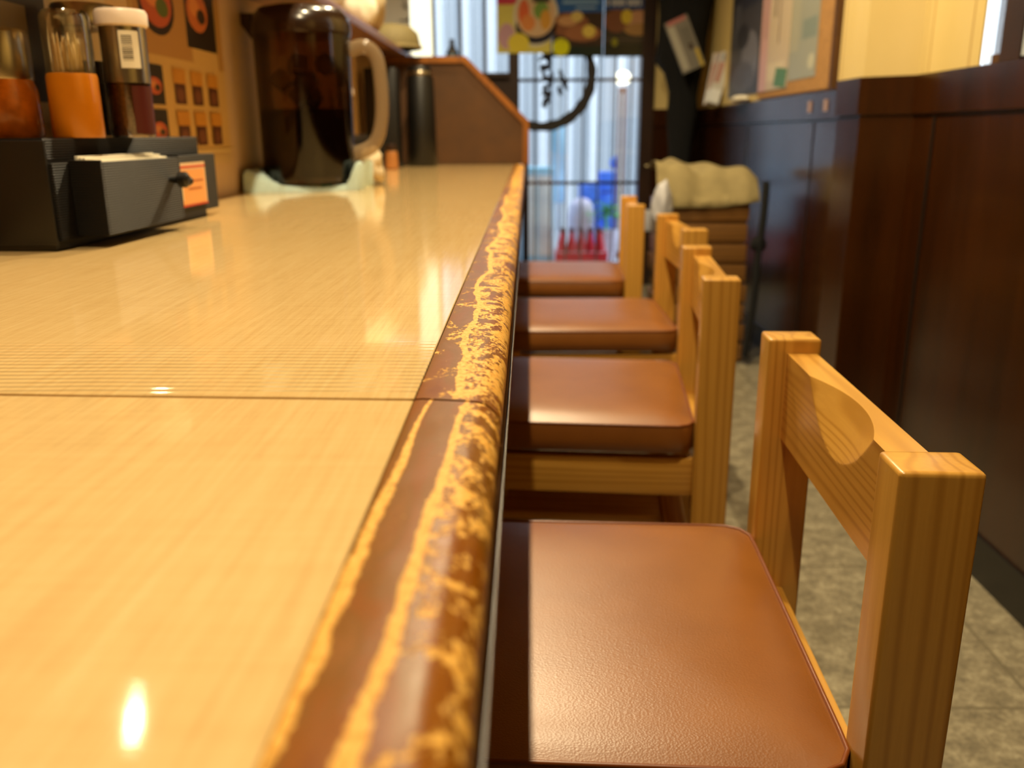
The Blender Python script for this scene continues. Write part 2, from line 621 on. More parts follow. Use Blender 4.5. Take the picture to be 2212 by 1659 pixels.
def art(name, org, U, V, w, h, bgc, shapes, parent=None, m=None, th=0.0012, curl=None):
    """a printed sheet at org spanned by U (width) and V (height); shapes are rectangles, ellipses and polygons of ink"""
    U = Vector(U).normalized()
    V = Vector(V).normalized()
    N = U.cross(V)
    org = Vector(org)
    bm = bmesh.new()
    lay = bm.loops.layers.float_color.new('print')

    def face(pts, lvl, col, flip=False):
        vs = [bm.verts.new(org + U * (a * w) + V * (b * h) + N * (th + lvl * 0.00025)) for a, b in pts]
        f = bm.faces.new(vs)
        for lp in f.loops:
            lp[lay] = srgb(col)
    vs = add_box(bm, 0, w, 0, h, 0, th)
    for f in list({f for v in vs for f in v.link_faces}):
        for lp in f.loops:
            lp[lay] = srgb(bgc)
    mt = Matrix((U, V, N)).transposed()
    for v in vs:
        v.co = org + mt @ v.co
    for i, s in enumerate(shapes):
        k, col = s[0], s[1]
        if k == 'r':
            x0, y0, x1, y1 = s[2:6]
            face([(x0, y0), (x1, y0), (x1, y1), (x0, y1)], 1 + i * 0.25, col)
        elif k == 'e':
            cx, cy, rx, ry = s[2:6]
            face([(cx + rx * math.cos(t * math.pi / 10), cy + ry * math.sin(t * math.pi / 10)) for t in range(20)], 1 + i * 0.25, col)
        else:
            face(s[2], 1 + i * 0.25, col)
    me = bpy.data.meshes.new(name)
    bm.to_mesh(me)
    bm.free()
    o = bpy.data.objects.new(name, me)
    C.objects.link(o)
    me.materials.append(m or MAT['print'])
    if parent:
        o.parent = parent
    return o


def sheet(name, nx, ny, fn, m, th=0.002, parent=None, sub=1, loc=(0, 0, 0)):
    """a cloth surface fn(u, v) -> point, given thickness"""
    bm = bmesh.new()
    g = [[bm.verts.new(fn(i / nx, j / ny)) for i in range(nx + 1)] for j in range(ny + 1)]
    for j in range(ny):
        for i in range(nx):
            bm.faces.new((g[j][i], g[j][i + 1], g[j + 1][i + 1], g[j + 1][i]))
    o = bm_obj(name, bm, m, parent, loc, smooth=True)
    s = o.modifiers.new('thickness', 'SOLIDIFY')
    s.thickness = th
    if sub:
        u = o.modifiers.new('smooth', 'SUBSURF')
        u.levels = u.render_levels = sub
    return o


# ------------------------------------------------------------------ the setting
YB, YF = -1.6, 5.0
XK, XR = -2.6, 0.93
WL = -0.586                                  # wall behind the counter
bm = bmesh.new(); add_box(bm, XK - .1, XR + .1, YB - .1, YF + .1, -0.08, 0)
struct(bm_obj('floor', bm, MAT['floor']))
bm = bmesh.new(); add_box(bm, XK - .1, XR + .1, YB - .1, YF + .1, CEIL, CEIL + .08)
struct(bm_obj('ceiling', bm, MAT['ceiling']))
struct(box('wall_left', XK - .1, XK, YB, YF, 0, CEIL, MAT['kwall']))
struct(box('wall_back', XK, XR, YB - .1, YB, 0, CEIL, MAT['darkwood']))
# low wall between counter and kitchen, with the serving ledge on it
struct(box('wall_counter', WL - .1, WL, YB, 3.75, 0, 1.108, MAT['kwall']))
WALLPATH = [(.87, YB), (.87, 2.09), (.775, 2.165), (.775, 2.322), (.93, 2.34), (.93, YF)]


def wallband(name, path, z0, z1, m, out=0.0, back=1.05):
    pts = [(x - out, y) for x, y in path]
    pts = pts + [(back, path[-1][1]), (back, path[0][1])]
    return struct(prism(name, pts, z0, z1, m, axis='z'))


wallband('wall_right', [(.87, 1.95), (.87, 2.09), (.775, 2.165), (.775, 2.34)], 0.955, CEIL, MAT['cream'], back=.885)
wallband('wall_right', [(.885, 2.335), (.885, 2.345), (.93, 2.345), (.93, YF)], 0.955, CEIL, MAT['cream'])
struct(box('wall_right', .87, .874, 1.82, 1.95, .955, CEIL, MAT['cream']))
wallband('wall_right', [(.87, YB), (.87, 0.5)], 0.955, CEIL, MAT['cream'])
wallband('wall_right', [(.87, 0.5), (.87, 1.82)], 2.0, CEIL, MAT['cream'])
wallband('trim_1', WALLPATH, 0.085, 0.866, MAT['panel'], 0.0)
wallband('trim_2', WALLPATH, 0.872, 0.955, MAT['panel'], 0.007)
wallband('trim_3', WALLPATH, 0.866, 0.872, MAT['base'], -0.004)
wallband('baseboard_right', WALLPATH, 0.0, 0.085, MAT['base'], 0.006)
# vertical joints of the panelling
for y in (0.1, 1.2, 1.98):
    struct(box('trim_4', .8675, .872, y - .004, y + .004, .085, .866, MAT['base']))
for y in (3.0, 3.9):
    struct(box('trim_4', .9275, .932, y - .004, y + .004, .085, .866, MAT['base']))
# window in the right wall
w = thing('window_2', 'dark framed side window above the panelling', 'window', (0, 0, 0)); w['kind'] = 'structure'
box('window_frame', .87, .90, 1.675, 1.745, .955, 2.0, MAT['darkwood'], w)
box('window_frame', .872, .90, 1.650, 1.672, .962, 2.0, MAT['greyshut'], w)
box('window_frame', .90, .95, 0.5, 1.745, .955, 2.0, MAT['darkwood'], w)
box('window_pane', .876, .880, 1.745, 1.82, .955, 2.0, MAT['glass'], w)
box('window_sill', .871, .90, 1.74, 1.775, .955, .972, MAT['brownwood'], w)

# front wall: sill wall, posts, door, wall right of the door
struct(box('wall_front', XK, -0.105, YF, YF + .1, 0, 1.12, MAT['darkwood']))
struct(box('wall_front', XK, -0.9, YF, YF + .1, 1.12, CEIL, MAT['kwall']))
struct(box('wall_front', -0.9, XR, YF, YF + .1, 1.95, CEIL, MAT['cream']))
struct(box('wall_front', .675, XR + .1, YF, YF + .1, .955, 1.95, MAT['cream']))
struct(box('wall_front', .675, XR + .1, YF, YF + .1, .085, .866, MAT['panel']))
struct(box('trim_2', .675, XR + .1, YF - .012, YF + .09, .866, .955, MAT['panel']))
struct(box('baseboard_front', .675, XR, YF - .006, YF + .1, 0, .085, MAT['base']))
w = thing('window_1', 'bright front window left of the door', 'window'); w['kind'] = 'structure'
box('window_frame', -.9, -.865, YF, YF + .08, 1.12, 1.95, MAT['darkwood'], w)
box('window_sill', -.9, -.10, YF - .03, YF + .08, 1.12, 1.145, MAT['darkwood'], w)
for x in (-.505, -.362, -.232):
    box('mullion', x - .008, x + .008, YF + .02, YF + .05, 1.145, 1.95, MAT['iron'], w)
box('window_pane', -.865, -.10, YF + .03, YF + .036, 1.145, 1.95, MAT['glass'], w)
struct(box('trim_5', -.105, -.048, YF - .01, YF + .1, 0, 1.95, MAT['darkwood']))
w = thing('door_1', 'glazed entrance door with thin grille bars', 'door'); w['kind'] = 'structure'
box('door_frame', .605, .675, YF - .02, YF + .1, 0, 1.95, MAT['darkwood'], w)
box('door_rail', -.048, .605, YF, YF + .05, 0, .12, MAT['darkwood'], w)
box('door_pane', -.048, .605, YF + .02, YF + .026, .12, 1.95, MAT['glass'], w)
for z in (1.109, .565):
    box('glazing_bar', -.048, .605, YF + .03, YF + .042, z - .008, z + .008, MAT['darkwood'], w)
for i in range(7):
    x = .035 + i * .088
    box('grille_bar', x - .005, x + .005, YF + .044, YF + .056, .12, 1.95, MAT['iron'], w)
# sign painted on the glass: a brushed ring round brush lettering
bm = bmesh.new()
cx, cz, rr = .075, 1.135, .268
for k in range(72):
    t0, t1 = 2 * math.pi * k / 72, 2 * math.pi * (k + 1) / 72
    q = []
    for t in (t0, t1):
        wd = .018 + .010 * math.sin(t * 1.0 + 2.4) + .003 * math.sin(t * 17)
        q.append((t, wd))
    (ta, wa), (tb, wb) = q
    if cx + (rr + wa) * math.cos(ta) < -.046 or cx + (rr + wb) * math.cos(tb) < -.046:
        continue
    vs = [bm.verts.new((cx + (rr + s * ww) * math.cos(t), YF + .017, cz + (rr + s * ww) * math.sin(t))) for t, ww, s in ((ta, wa, 1), (tb, wb, 1), (tb, wb, -1), (ta, wa, -1))]
    bm.faces.new(vs)
r = bmesh.ops.extrude_face_region(bm, geom=bm.faces[:])
bmesh.ops.translate(bm, vec=(0, .002, 0), verts=[v for v in r['geom'] if isinstance(v, bmesh.types.BMVert)])
bm_obj('painted_ring', bm, MAT['ink'], w)
bm = bmesh.new()
strokes = [[(.07, 1.30), (.11, 1.285), (.10, 1.26), (.075, 1.265), (.09, 1.24)], [(.075, 1.245), (.12, 1.235), (.10, 1.215)],
           [(.058, 1.205), (.075, 1.222), (.105, 1.215), (.115, 1.19), (.09, 1.178), (.066, 1.19)], [(.06, 1.165), (.115, 1.17)],
           [(.085, 1.175), (.082, 1.14), (.10, 1.115), (.128, 1.13), (.118, 1.155)], [(.068, 1.10), (.09, 1.112), (.122, 1.10), (.108, 1.075), (.08, 1.08)],
           [(.09, 1.085), (.088, 1.05), (.118, 1.045)], [(.072, 1.03), (.12, 1.04), (.085, .995), (.122, 1.0)], [(.075, .985), (.10, .97)],
           [(.17, 1.16), (.19, 1.10), (.215, 1.055)], [(.165, 1.075), (.178, 1.03)]]
for s in strokes:
    p = smooth_path([(a, YF + .012, b) for a, b in s], 5)
    n = len(p)
    add_tube(bm, p, [.0115 * (0.6 + 0.6 * math.sin(math.pi * (i + 1) / (n + 1))) for i in range(n)], 6, flat=1)
bm_obj('painted_lettering', bm, MAT['ink'], w)

# ------------------------------------------------------------------ ceiling downlights
def downlight(x, y, e, label, grp, col=(1.0, 0.81, 0.49), rad=.022, spot=R(150)):
    t = thing('downlight', label, 'ceiling light', (x, y, CEIL), 0, grp)
    lathe('housing', [(.052, -.012), (.055, -.012), (.055, 0), (.05, 0)], MAT['white'], t, cap=False)
    lathe('bulb', [(.002, -.016), (.022, -.014), (.028, -.004), (.028, 0)], MAT['bulb'], t)
    d = bpy.data.lights.new('lamp', 'SPOT')
    d.energy = e
    d.color = col
    d.shadow_soft_size = rad
    d.spot_size = spot
    d.spot_blend = .5
    lo = bpy.data.objects.new('lamp_light', d)
    C.objects.link(lo)
    lo.parent = t
    lo.location = (0, 0, -.04)
    return t


for i, (x, y, e) in enumerate(LAMPS):
    downlight(x, y, e * 1.0, 'round warm downlight above the outer edge of the counter, %s' % ['nearest the camera', 'between the first two seats', 'over the third seat', 'before the partition'][i], 'downlights over the counter edge')
for i, (x, y, e) in enumerate(KITCHEN):
    downlight(x, y, e, rad=.025, label='warm kitchen downlight behind the serving ledge, %s' % ['nearer the ledge', 'nearer the far kitchen wall', 'beside the camera'][i], grp='kitchen downlights')

# ------------------------------------------------------------------ counter
ct = thing('counter', 'long pale laminate counter with worn brown wooden edge', 'counter', (0, 0, 0))
XL = -.0515


def slab(name, p, z0, z1, m, par):
    o = prism(name, p, z0, z1, m, par, axis='z')
    b = o.modifiers.new('arris', 'BEVEL'); b.width = .0007; b.segments = 2; b.limit_method = 'ANGLE'
    return o


s0, s1 = .3995, .3785                 # the joint runs slightly askew
slab('countertop', [(WL, YB + .6), (XL, YB + .6), (XL, s1 - .0008), (WL, s0 - .0008)], .70, .7195, MAT['laminate'], ct)
slab('countertop', [(WL, s0 + .0008), (XL, s1 + .0008), (XL, 3.44), (WL, 3.44)], .70, .7200, MAT['laminate'], ct)


def edge_profile(n=9):
    p = [(XL + .0006, .700), (XL + .0006, .7196), (XL + .004, .7200), (-.030, .7198)]
    for i in range(n + 1):
        a = math.pi / 2 * (1 - i / n)
        p.append((-.0245 + .0125 * math.cos(a), .7075 + .0122 * math.sin(a)))
    p.append((-.0125, .700))
    return p


def edge_piece(y0, y1, skew0, skew1, dz):
    prof = edge_profile()
    n = max(2, int((y1 - y0) / .012))
    bm = bmesh.new()
    rows = []
    for j in range(n + 1):
        y = y0 + (y1 - y0) * j / n
        row = []
        for (x, z) in prof:
            wob = (noise.noise(Vector((x * 40, y * 18, 3))) * .0006) if x > -.03 else 0
            yy = y
            if j == 0:
                yy += skew0 * (x - XL)
            if j == n:
                yy += skew1 * (x - XL)
            row.append(bm.verts.new((x + wob, yy, z + dz)))
        rows.append(row)
    for a, b in zip(rows[:-1], rows[1:]):
        for i in range(len(prof) - 1):
            bm.faces.new((a[i], a[i + 1], b[i + 1], b[i]))
        bm.faces.new((a[-1], a[0], b[0], b[-1]))
    bm.faces.new(rows[0]); bm.faces.new(list(reversed(rows[-1])))
    return shade(bm_obj('edge_moulding', bm, MAT['edge'], ct), 40)


edge_piece(YB + .6, s1 - .0009, 0, -.13, .0)
edge_piece(s1 + .0009, 3.44, -.13, 0, .0002)
box('apron_board', -.034, -.0118, YB + .6, 3.44, .672, .6995, MAT['apron'], ct)
box('apron_strip', -.0118, -.0105, YB + .6, 3.44, .684, .690, MAT['darkwood'], ct)
box('under_panel', WL + .002, -.034, YB + .6, 3.44, .684, .6995, MAT['apron'], ct)
for y in (-.5, 1.1, 2.2, 3.3):
    box('bracket', WL + .001, -.25, y - .02, y + .02, .62, .684, MAT['darkwood'], ct)

# partition at the end of the counter
pt = thing('counter_partition', 'brown wooden partition panel with sloping orange edge at the far end of the counter', 'partition', (0, 0, 0))
out_ = [(WL, 1.098), (-.232, 1.098), (-.001, .872), (-.001, .0), (-.020, .0), (-.020, .70), (-.020, .7205), (WL, .7205)]
prism('panel', [(WL, .7205), (WL, 1.09), (-.236, 1.09), (-.012, .868), (-.012, .7205)], 3.45, 3.478, MAT['brownwood'], pt)
prism('edge_trim', [(WL, 1.085), (-.238, 1.085), (-.02, .868), (-.02, .7205), (.003, .7205), (.003, .878), (-.231, 1.108), (WL, 1.108)], 3.44, 3.49, MAT['trimwood'], pt)
box('leg', -.021, .002, 3.444, 3.486, 0, .7205, MAT['darkwood'], pt)

# serving ledge
lg = tag(box('serving_ledge', -.80, -.45, YB + .3, 3.74, 1.1085, 1.13, MAT['ledge'], None, bev=.004), 'brown raised serving ledge running above the counter along the kitchen', 'ledge')

# ------------------------------------------------------------------ chairs
def cushion():
    """square pad with domed top, soft arrises and rounded corners"""
    bm = bmesh.new()
    hx, hy, rc = .19, .19, .030
    zb, zs, zt = .388, .4305, .44
    n = 96

    def ring(inset, z, dome=0):
        pts = []
        for i in range(n):
            a = 2 * math.pi * i / n
            c, s = math.cos(a), math.sin(a)
            # superellipse-like rounded square
            hx_, hy_ = hx - inset, hy - inset
            r = max(rc - inset * .5, .01)
            m_ = max(abs(c) / hx_, abs(s) / hy_)
            x, y = c / m_, s / m_
            ax, ay = abs(x) - (hx_ - r), abs(y) - (hy_ - r)
            if ax > 0 and ay > 0:
                d = math.hypot(ax, ay)
                k = r / d if d > r else 1
                x = math.copysign(hx_ - r + ax * k, x)
                y = math.copysign(hy_ - r + ay * k, y)
            pts.append((x, y, z + dome))
        return [bm.verts.new(p) for p in pts]
    rings = [ring(.004, zb), ring(.0, zb + .003), ring(0, zb + .018), ring(.0, zs - .003), ring(.0015, zs - .0005), ring(.003, zs)]
    prof = [(.006, .0012), (.012, .0032), (.022, .0062), (.036, .0088), (.06, .0108), (.10, .0120), (.14, .0123), (.17, .0124)]
    for ins, dz in prof:
        rings.append(ring(ins, zs, dz))
    for a, b in zip(rings[:-1], rings[1:]):
        for i in range(n):
            bm.faces.new((a[i], a[(i + 1) % n], b[(i + 1) % n], b[i]))
    bm.faces.new(list(reversed(rings[0])))
    bm.faces.new(rings[-1])
    piping = [(v.co.x * 1.003, v.co.y * 1.003, zs - .0002) for v in rings[4]]
    return bm, piping


def back_rail():
    """top rail with the scooped finger hold carved out of its seat-side face"""
    bm = bmesh.new()
    x0, x1 = .208, .236
    y0, y1, zb, zt = -.155, .155,   .543, .629
    ny, nz = 150, 48

    def depth(y, z):
        d = .0165 - (zt - z) * .37 - ((y + .011) / .083) ** 2 * .0165
        return max(0.0, d)
    g = [[bm.verts.new((x0 + depth(y0 + (y1 - y0) * i / ny, zb + (zt - zb) * j / nz), y0 + (y1 - y0) * i / ny, zb + (zt - zb) * j / nz)) for i in range(ny + 1)] for j in range(nz + 1)]
    bk = [[bm.verts.new((x1, y0 + (y1 - y0) * i / ny, z)) for i in range(ny + 1)] for z in (zb, zt)]
    for j in range(nz):
        for i in range(ny):
            bm.faces.new((g[j][i], g[j][i + 1], g[j + 1][i + 1], g[j + 1][i]))
    for i in range(ny):
        bm.faces.new((g[nz][i], g[nz][i + 1], bk[1][i + 1], bk[1][i]))
        bm.faces.new((bk[1][i], bk[1][i + 1], bk[0][i + 1], bk[0][i]))
        bm.faces.new((bk[0][i], bk[0][i + 1], g[0][i + 1], g[0][i]))
    for i, rev in ((0, False), (ny, True)):
        bm.faces.new([g[j][i] for j in range(nz + 1)] + [bk[1][i], bk[0][i]])
    return bm


def make_chair(label):
    t = thing('counter_chair', label, 'chair', (0, 0, 0), 0, 'chairs along the counter')
    bm, pip = cushion()
    seat = shade(bm_obj('seat', bm, MAT['leather'], t), 60)
    tube('piping', pip, .0019, MAT['piping'], seat, 8, True)
    for s in (-1, 1):
        ya, yb = (s * .154, s * .192)
        box('back_post', .190, .240, min(ya, yb), max(ya, yb), 0, .643, WOOD['z'], t, bev=.0035, seg=3)
        box('front_leg', -.185, -.145, min(s * .150, s * .186), max(s * .150, s * .186), 0, .3875, WOOD['z'], t, bev=.003)
        box('side_rail', -.145, .190, min(s * .158, s * .180), max(s * .158, s * .180), .320, .378, WOOD['x'], t, bev=.003)
    bm = back_rail()
    shade(bm_obj('back_rail', bm, WOOD['y'], t), 11)
    box('front_rail', -.178, -.156, -.150, .150, .320, .378, WOOD['y'], t, bev=.003)
    box('rear_rail', .200, .222, -.154, .154, .330, .380, WOOD['y'], t, bev=.003)
    box('seat_board', -.175, .185, -.157, .157, .3785, .3878, WOOD['x'], t)
    box('lower_shelf', -.10, .155, -.105, .14, .238, .252, WOOD['x'], t, bev=.003)
    box('shelf_bearer', .155, .1895, -.154, .154, .236, .262, WOOD['y'], t, bev=.003)
    return t


def copy_tree(o, parent=None):
    c = o.copy()
    C.objects.link(c)
    c.parent = parent
    for ch in list(o.children):
        copy_tree(ch, c)
    return c


spots = [(.036, .684, -2.4, 'wooden chair with brown leather seat nearest the camera, whole backrest in view'),
         (.066, 1.398, -5.0, 'wooden chair with brown leather seat, second along the counter, just beyond the nearest'),
         (.127, 2.01, 0.5, 'wooden chair with brown leather seat, third along the counter, pulled out furthest'),
         (.092, 2.665, -3.0, 'wooden chair with brown leather seat, last before the counter partition')]
proto = make_chair(spots[0][3])
for i, (x, y, a, lb) in enumerate(spots):
    o = proto if i == 0 else copy_tree(proto)
    o.location = (x, y, 0)
    o.rotation_euler = (0, 0, R(a))
    o['label'] = lb

# ------------------------------------------------------------------ condiment boxes
def condiment_box(loc, rz, label, drawer=True):
    t = thing('chopstick_box', label, 'box', loc, rz, 'black ribbed chopstick boxes')
    L = .44                                     # along y, front face at local x = 0
    box('body', -.105, 0, 0, L, .010, .088, MAT['ribbed'], t, bev=.002)
    box('foot', -.10, -.008, .0, L - .03, 0, .0105, MAT['black'], t, bev=.001)
    box('rim', -.105, -.006, .0, L - .045, .088, .112, MAT['ribbed'], t, bev=.002)
    box('end_panel', -.100, -.004, -.004, 0, .006, .110, MAT['black'], t, bev=.0015)
    if drawer:
        d = bmesh.new()
        # napkin drawer: an open trough sticking out of the long face
        for a in ((.0, .034, .030, .034, .012, .090), (.0, .034, .226, .230, .012, .090), (.030, .034, .034, .226, .012, .088), (.0, .030, .034, .226, .012, .016)):
            add_box(d, *a, bev=.0008)
        dr = bm_obj('drawer', d, MAT['ribbed'], t)
        bm = bmesh.new()
        for k in range(7):
            add_box(bm, .002 + k * .004, .0052 + k * .004, .040, .222, .018, .094 - k * .0012 + random.uniform(-.001, .001), bev=.0005)
        bm_obj('napkins', bm, MAT['paper'], dr)
        for y, zz, rr in ((.196, .062, .0095), (.205, .060, .006)):
            lathe('knob', [(.003, 0), (.0035, .008), (rr, .012), (rr, .02), (rr * .5, .024)], MAT['black'], dr, (.034, y, zz)).rotation_euler = (0, R(90), 0)
        lb = art('label_sticker', (.0006, .262, .020), (0, 1, 0), (0, 0, 1), .130, .058, '#e9c9a0', [('r', '#d8452a', 0, .88, 1, .93), ('r', '#f0a860', .03, .05, .97, .84), ('r', '#e8d9b0', .08, .15, .36, .75),
                 ('r', '#b06a3a', .12, .3, .30, .34), ('r', '#b06a3a', .12, .5, .32, .54), ('r', '#c06a30', .5, .56, .92, .60), ('r', '#c06a30', .5, .38, .86, .42), ('r', '#d8452a', 0, 0, 1, .035)], t)
    return t


BX, BY, BR = -.476, .898, R(-1.5)
bx = condiment_box((BX, BY, .7201), BR, 'black ribbed chopstick box with napkin drawer and orange sticker, at left')
condiment_box((-.474, 2.36, .7201), R(0), 'black ribbed chopstick box standing behind the water pitcher', False)

TZ = .8322


def pick_jar():
    t = thing('toothpick_holder', 'orange toothpick holder with clear cover on the black box', 'holder', (-.4875, .985, TZ))
    lathe('cup', [(.0255, 0), (.0262, .002), (.0255, .062), (.0245, .0655), (.0225, .066), (.022, .060), (.022, .01)], MAT['orange'], t, cap=True)
    lathe('cover', [(.0240, .064), (.0246, .09), (.0246, .122), (.0215, .128), (.004, .1295)], MAT['clear'], t, cap=True)
    for k in range(26):
        a = random.uniform(0, 2 * math.pi); r = .017 * math.sqrt(random.random())
        lean = (random.uniform(-.12, .12), random.uniform(-.12, .12))
        bm = bmesh.new()
        h = random.uniform(.096, .108)
        add_tube(bm, [(r * math.cos(a), r * math.sin(a), .012), (r * math.cos(a) + lean[0] * .04, r * math.sin(a) + lean[1] * .04, h - .006), (r * math.cos(a) + lean[0] * .045, r * math.sin(a) + lean[1] * .045, h)], [.0011, .0011, .0004], 6)
        bm_obj('toothpick', bm, MAT['pick'], t)
    return t


pick_jar()
t = thing('chili_oil_jar', 'short orange chili oil jar with steel cap, leftmost on the black box', 'jar', (-.562, .985, TZ))
lathe('glass_body', [(.031, 0), (.034, .004), (.032, .050), (.029, .058), (.029, .060)], MAT['chili'], t)
lathe('cap', [(.0295, .060), (.0300, .062), (.0295, .106), (.027, .1105), (.01, .112)], MAT['chrome'], t)
t = thing('spice_jar', 'tall spice jar with white lid, steel band and barcode label', 'jar', (-.4665, 1.075, TZ))
lathe('glass_body', [(.0235, 0), (.0245, .004), (.0245, .120)], MAT['clear'], t)
lathe('spice', [(.0222, .002), (.0225, .058), (.02, .060)], MAT['spice'], t)
lathe('steel_band', [(.0235, .060), (.0252, .0605), (.0252, .121), (.0235, .1215)], MAT['chrome'], t)
lathe('lid', [(.0265, .121), (.0288, .123), (.0288, .136), (.0265, .1395), (.02, .140)], MAT['white'], t)


def curved_label(name, r, a0, a1, z0, z1, m, parent, n=10):
    bm = bmesh.new()
    g = [[bm.verts.new((r * math.cos(a0 + (a1 - a0) * i / n), r * math.sin(a0 + (a1 - a0) * i / n), z)) for i in range(n + 1)] for z in (z0, z1)]
    for i in range(n):
        bm.faces.new((g[0][i], g[0][i + 1], g[1][i + 1], g[1][i]))
    return bm_obj(name, bm, m, parent, smooth=True)


lab = curved_label('barcode_label', .0254, R(-78), R(-28), .076, .116, MAT['paper'], t)
bm = bmesh.new()
for k in range(14):
    z = .084 + k * .002
    hgt = random.choice((.0005, .0009, .0012))
    a0, a1, r = R(-72), R(-46), .02555
    g = [[bm.verts.new((r * math.cos(a0 + (a1 - a0) * i / 6), r * math.sin(a0 + (a1 - a0) * i / 6), zz)) for i in range(7)] for zz in (z, z + hgt)]
    for i in range(6):
        bm.faces.new((g[0][i], g[0][i + 1], g[1][i + 1], g[1][i]))
bm_obj('barcode', bm, MAT['ink'], lab)
curved_label('dark_label', .0248, R(-60), R(20), .004, .057, MAT['darkred'], t)
t = thing('herb_jar', 'tall glass jar of dark seasoning with steel lid, behind the toothpick holder', 'jar', (-.535, 1.13, TZ))
lathe('glass_body', [(.034, 0), (.035, .004), (.035, .125)], MAT['clear'], t)
lathe('seasoning', [(.0325, .002), (.0325, .085), (.03, .088)], MAT['herb'], t)
lathe('lid', [(.0345, .125), (.0365, .127), (.0365, .150), (.034, .153), (.01, .154)], MAT['chrome'], t)

# far jar on the second box
t = thing('spice_jar', 'small jar with white lid and red contents behind the pitcher handle', 'jar', (-.500, 2.46, TZ))
lathe('glass_body', [(.026, 0), (.028, .004), (.028, .100)], MAT['clear'], t)
lathe('spice', [(.0255, .002), (.0255, .045), (.02, .046)], plain('red_pickle', '#7c2a12', 0.5), t)
lathe('lid', [(.030, .100), (.034, .103), (.034, .116), (.03, .12)], MAT['white'], t)

# ------------------------------------------------------------------ pitcher on folded towel
PX, PY = -.468, 1.935
pc = thing('water_pitcher', 'large smoky brown plastic water pitcher standing on a folded blue towel', 'pitcher', (PX, PY, .7335))
lathe('body', [(.085, 0), (.094, .004), (.0965, .02), (.0985, .288), (.0995, .298)], MAT['smoky'], pc, cap=True, seg=56)
lathe('lid', [(.1005, .295), (.1015, .299), (.1015, .316), (.097, .332), (.084, .346), (.055, .353), (.01, .355)], MAT['lid'], pc, seg=56)
prism('spout', [(-.095, .285), (-.128, .330), (-.126, .338), (-.085, .338)], -.020, .020, MAT['lid'], pc)
pth = smooth_path([(.094, .010, .268), (.125, .012, .276), (.150, .014, .255), (.158, .014, .20), (.156, .014, .13), (.138, .012, .080), (.095, .008, .058)], 8)
tube('handle', pth, .0115, MAT['clouded'], pc, 12, flat=1.3)
lathe('water', [(.080, .012), (.090, .016), (.0925, .15), (.09, .151)], milky('tea_water', (0.34, 0.23, 0.14, 1), '#24160b', .4, .6), pc)
for k in range(9):
    a = random.uniform(0, 6.28); r = random.uniform(.01, .055)
    box('ice_cube', -.017, .017, -.017, .017, -.017, .017, MAT['ice'], pc, bev=.005, loc=(r * math.cos(a), r * math.sin(a), .175 + (k % 3) * .032), rot=(random.random() * 2, random.random() * 2, random.random() * 2))


def towel_top(x, y):
    u = (x + .575) / .215                      # 0..1 across
    h = .017
    h += .030 * math.exp(-((u - 0.02) / .16) ** 2)
    h += .016 * math.exp(-((u - .74) / .10) ** 2)
    h += .040 * math.exp(-((u - 1.0) / .07) ** 2)
    h += .002 * math.sin(u * 18 + y * 60)
    return h


bm = bmesh.new()
nx, ny = 60, 22
g, gb = [], []
for j in range(ny + 1):
    r1, r2 = [], []
    for i in range(nx + 1):
        u, v = i / nx, j / ny
        x = -.575 + u * .215 + .008 * math.sin(v * 7)
        y = 1.808 + v * .252 + u * .075 * (1 - v) + .004 * math.sin(u * 9)
        inside = math.hypot(x - PX, y - PY)
        h = towel_top(x, y)
        if inside < .104:
            h = min(h, .0128)
        edge = min(v / .06, 1)
        r1.append(bm.verts.new((x, y + (1 - edge) * .004, .7202 + h * (0.75 + .25 * edge))))
        r2.append(bm.verts.new((x, y, .7202)))
    g.append(r1); gb.append(r2)
for j in range(ny):
    for i in range(nx):
        bm.faces.new((g[j][i], g[j][i + 1], g[j + 1][i + 1], g[j + 1][i]))
        bm.faces.new((gb[j][i], gb[j + 1][i], gb[j + 1][i + 1], gb[j][i + 1]))
for i in range(nx):
    bm.faces.new((gb[0][i], gb[0][i + 1], g[0][i + 1], g[0][i]))
    bm.faces.new((gb[ny][i + 1], gb[ny][i], g[ny][i], g[ny][i + 1]))
for j in range(ny):
    bm.faces.new((gb[j + 1][0], gb[j][0], g[j][0], g[j + 1][0]))
    bm.faces.new((gb[j][nx], gb[j + 1][nx], g[j + 1][nx], g[j][nx]))
for f in bm.faces:
    c = f.calc_center_median()
    u = (c.x + .575) / .215
    if c.y < 1.90 and abs(u - .72) < .05 and c.z > .726:
        f.material_index = 1
tag(shade(bm_obj('folded_towel', bm, [MAT['towel'], MAT['towelblue']]), 70), 'pale blue folded towel crumpled under the water pitcher', 'towel')

# crumpled cloth behind the handle
def lump(name, loc, rx, ry, rz, m, amp=.35, fr=9.0, seed=0, parent=None):
    bm = bmesh.new()
    bmesh.ops.create_icosphere(bm, subdivisions=4, radius=1)
    for v in bm.verts:
        p = v.co.copy()
        d = 1 + amp * (noise.noise(p * 1.6 + Vector((seed, 0, 0))) + .4 * abs(noise.noise(p * 4 + Vector((0, seed, 0)))))
        v.co = Vector((p.x * rx * d, p.y * ry * d, max(p.z, -.8) * rz * d))
    zmin = min(v.co.z for v in bm.verts)
    for v in bm.verts:
        v.co.z -= zmin
    return bm_obj(name, bm, m, parent, loc, smooth=True)


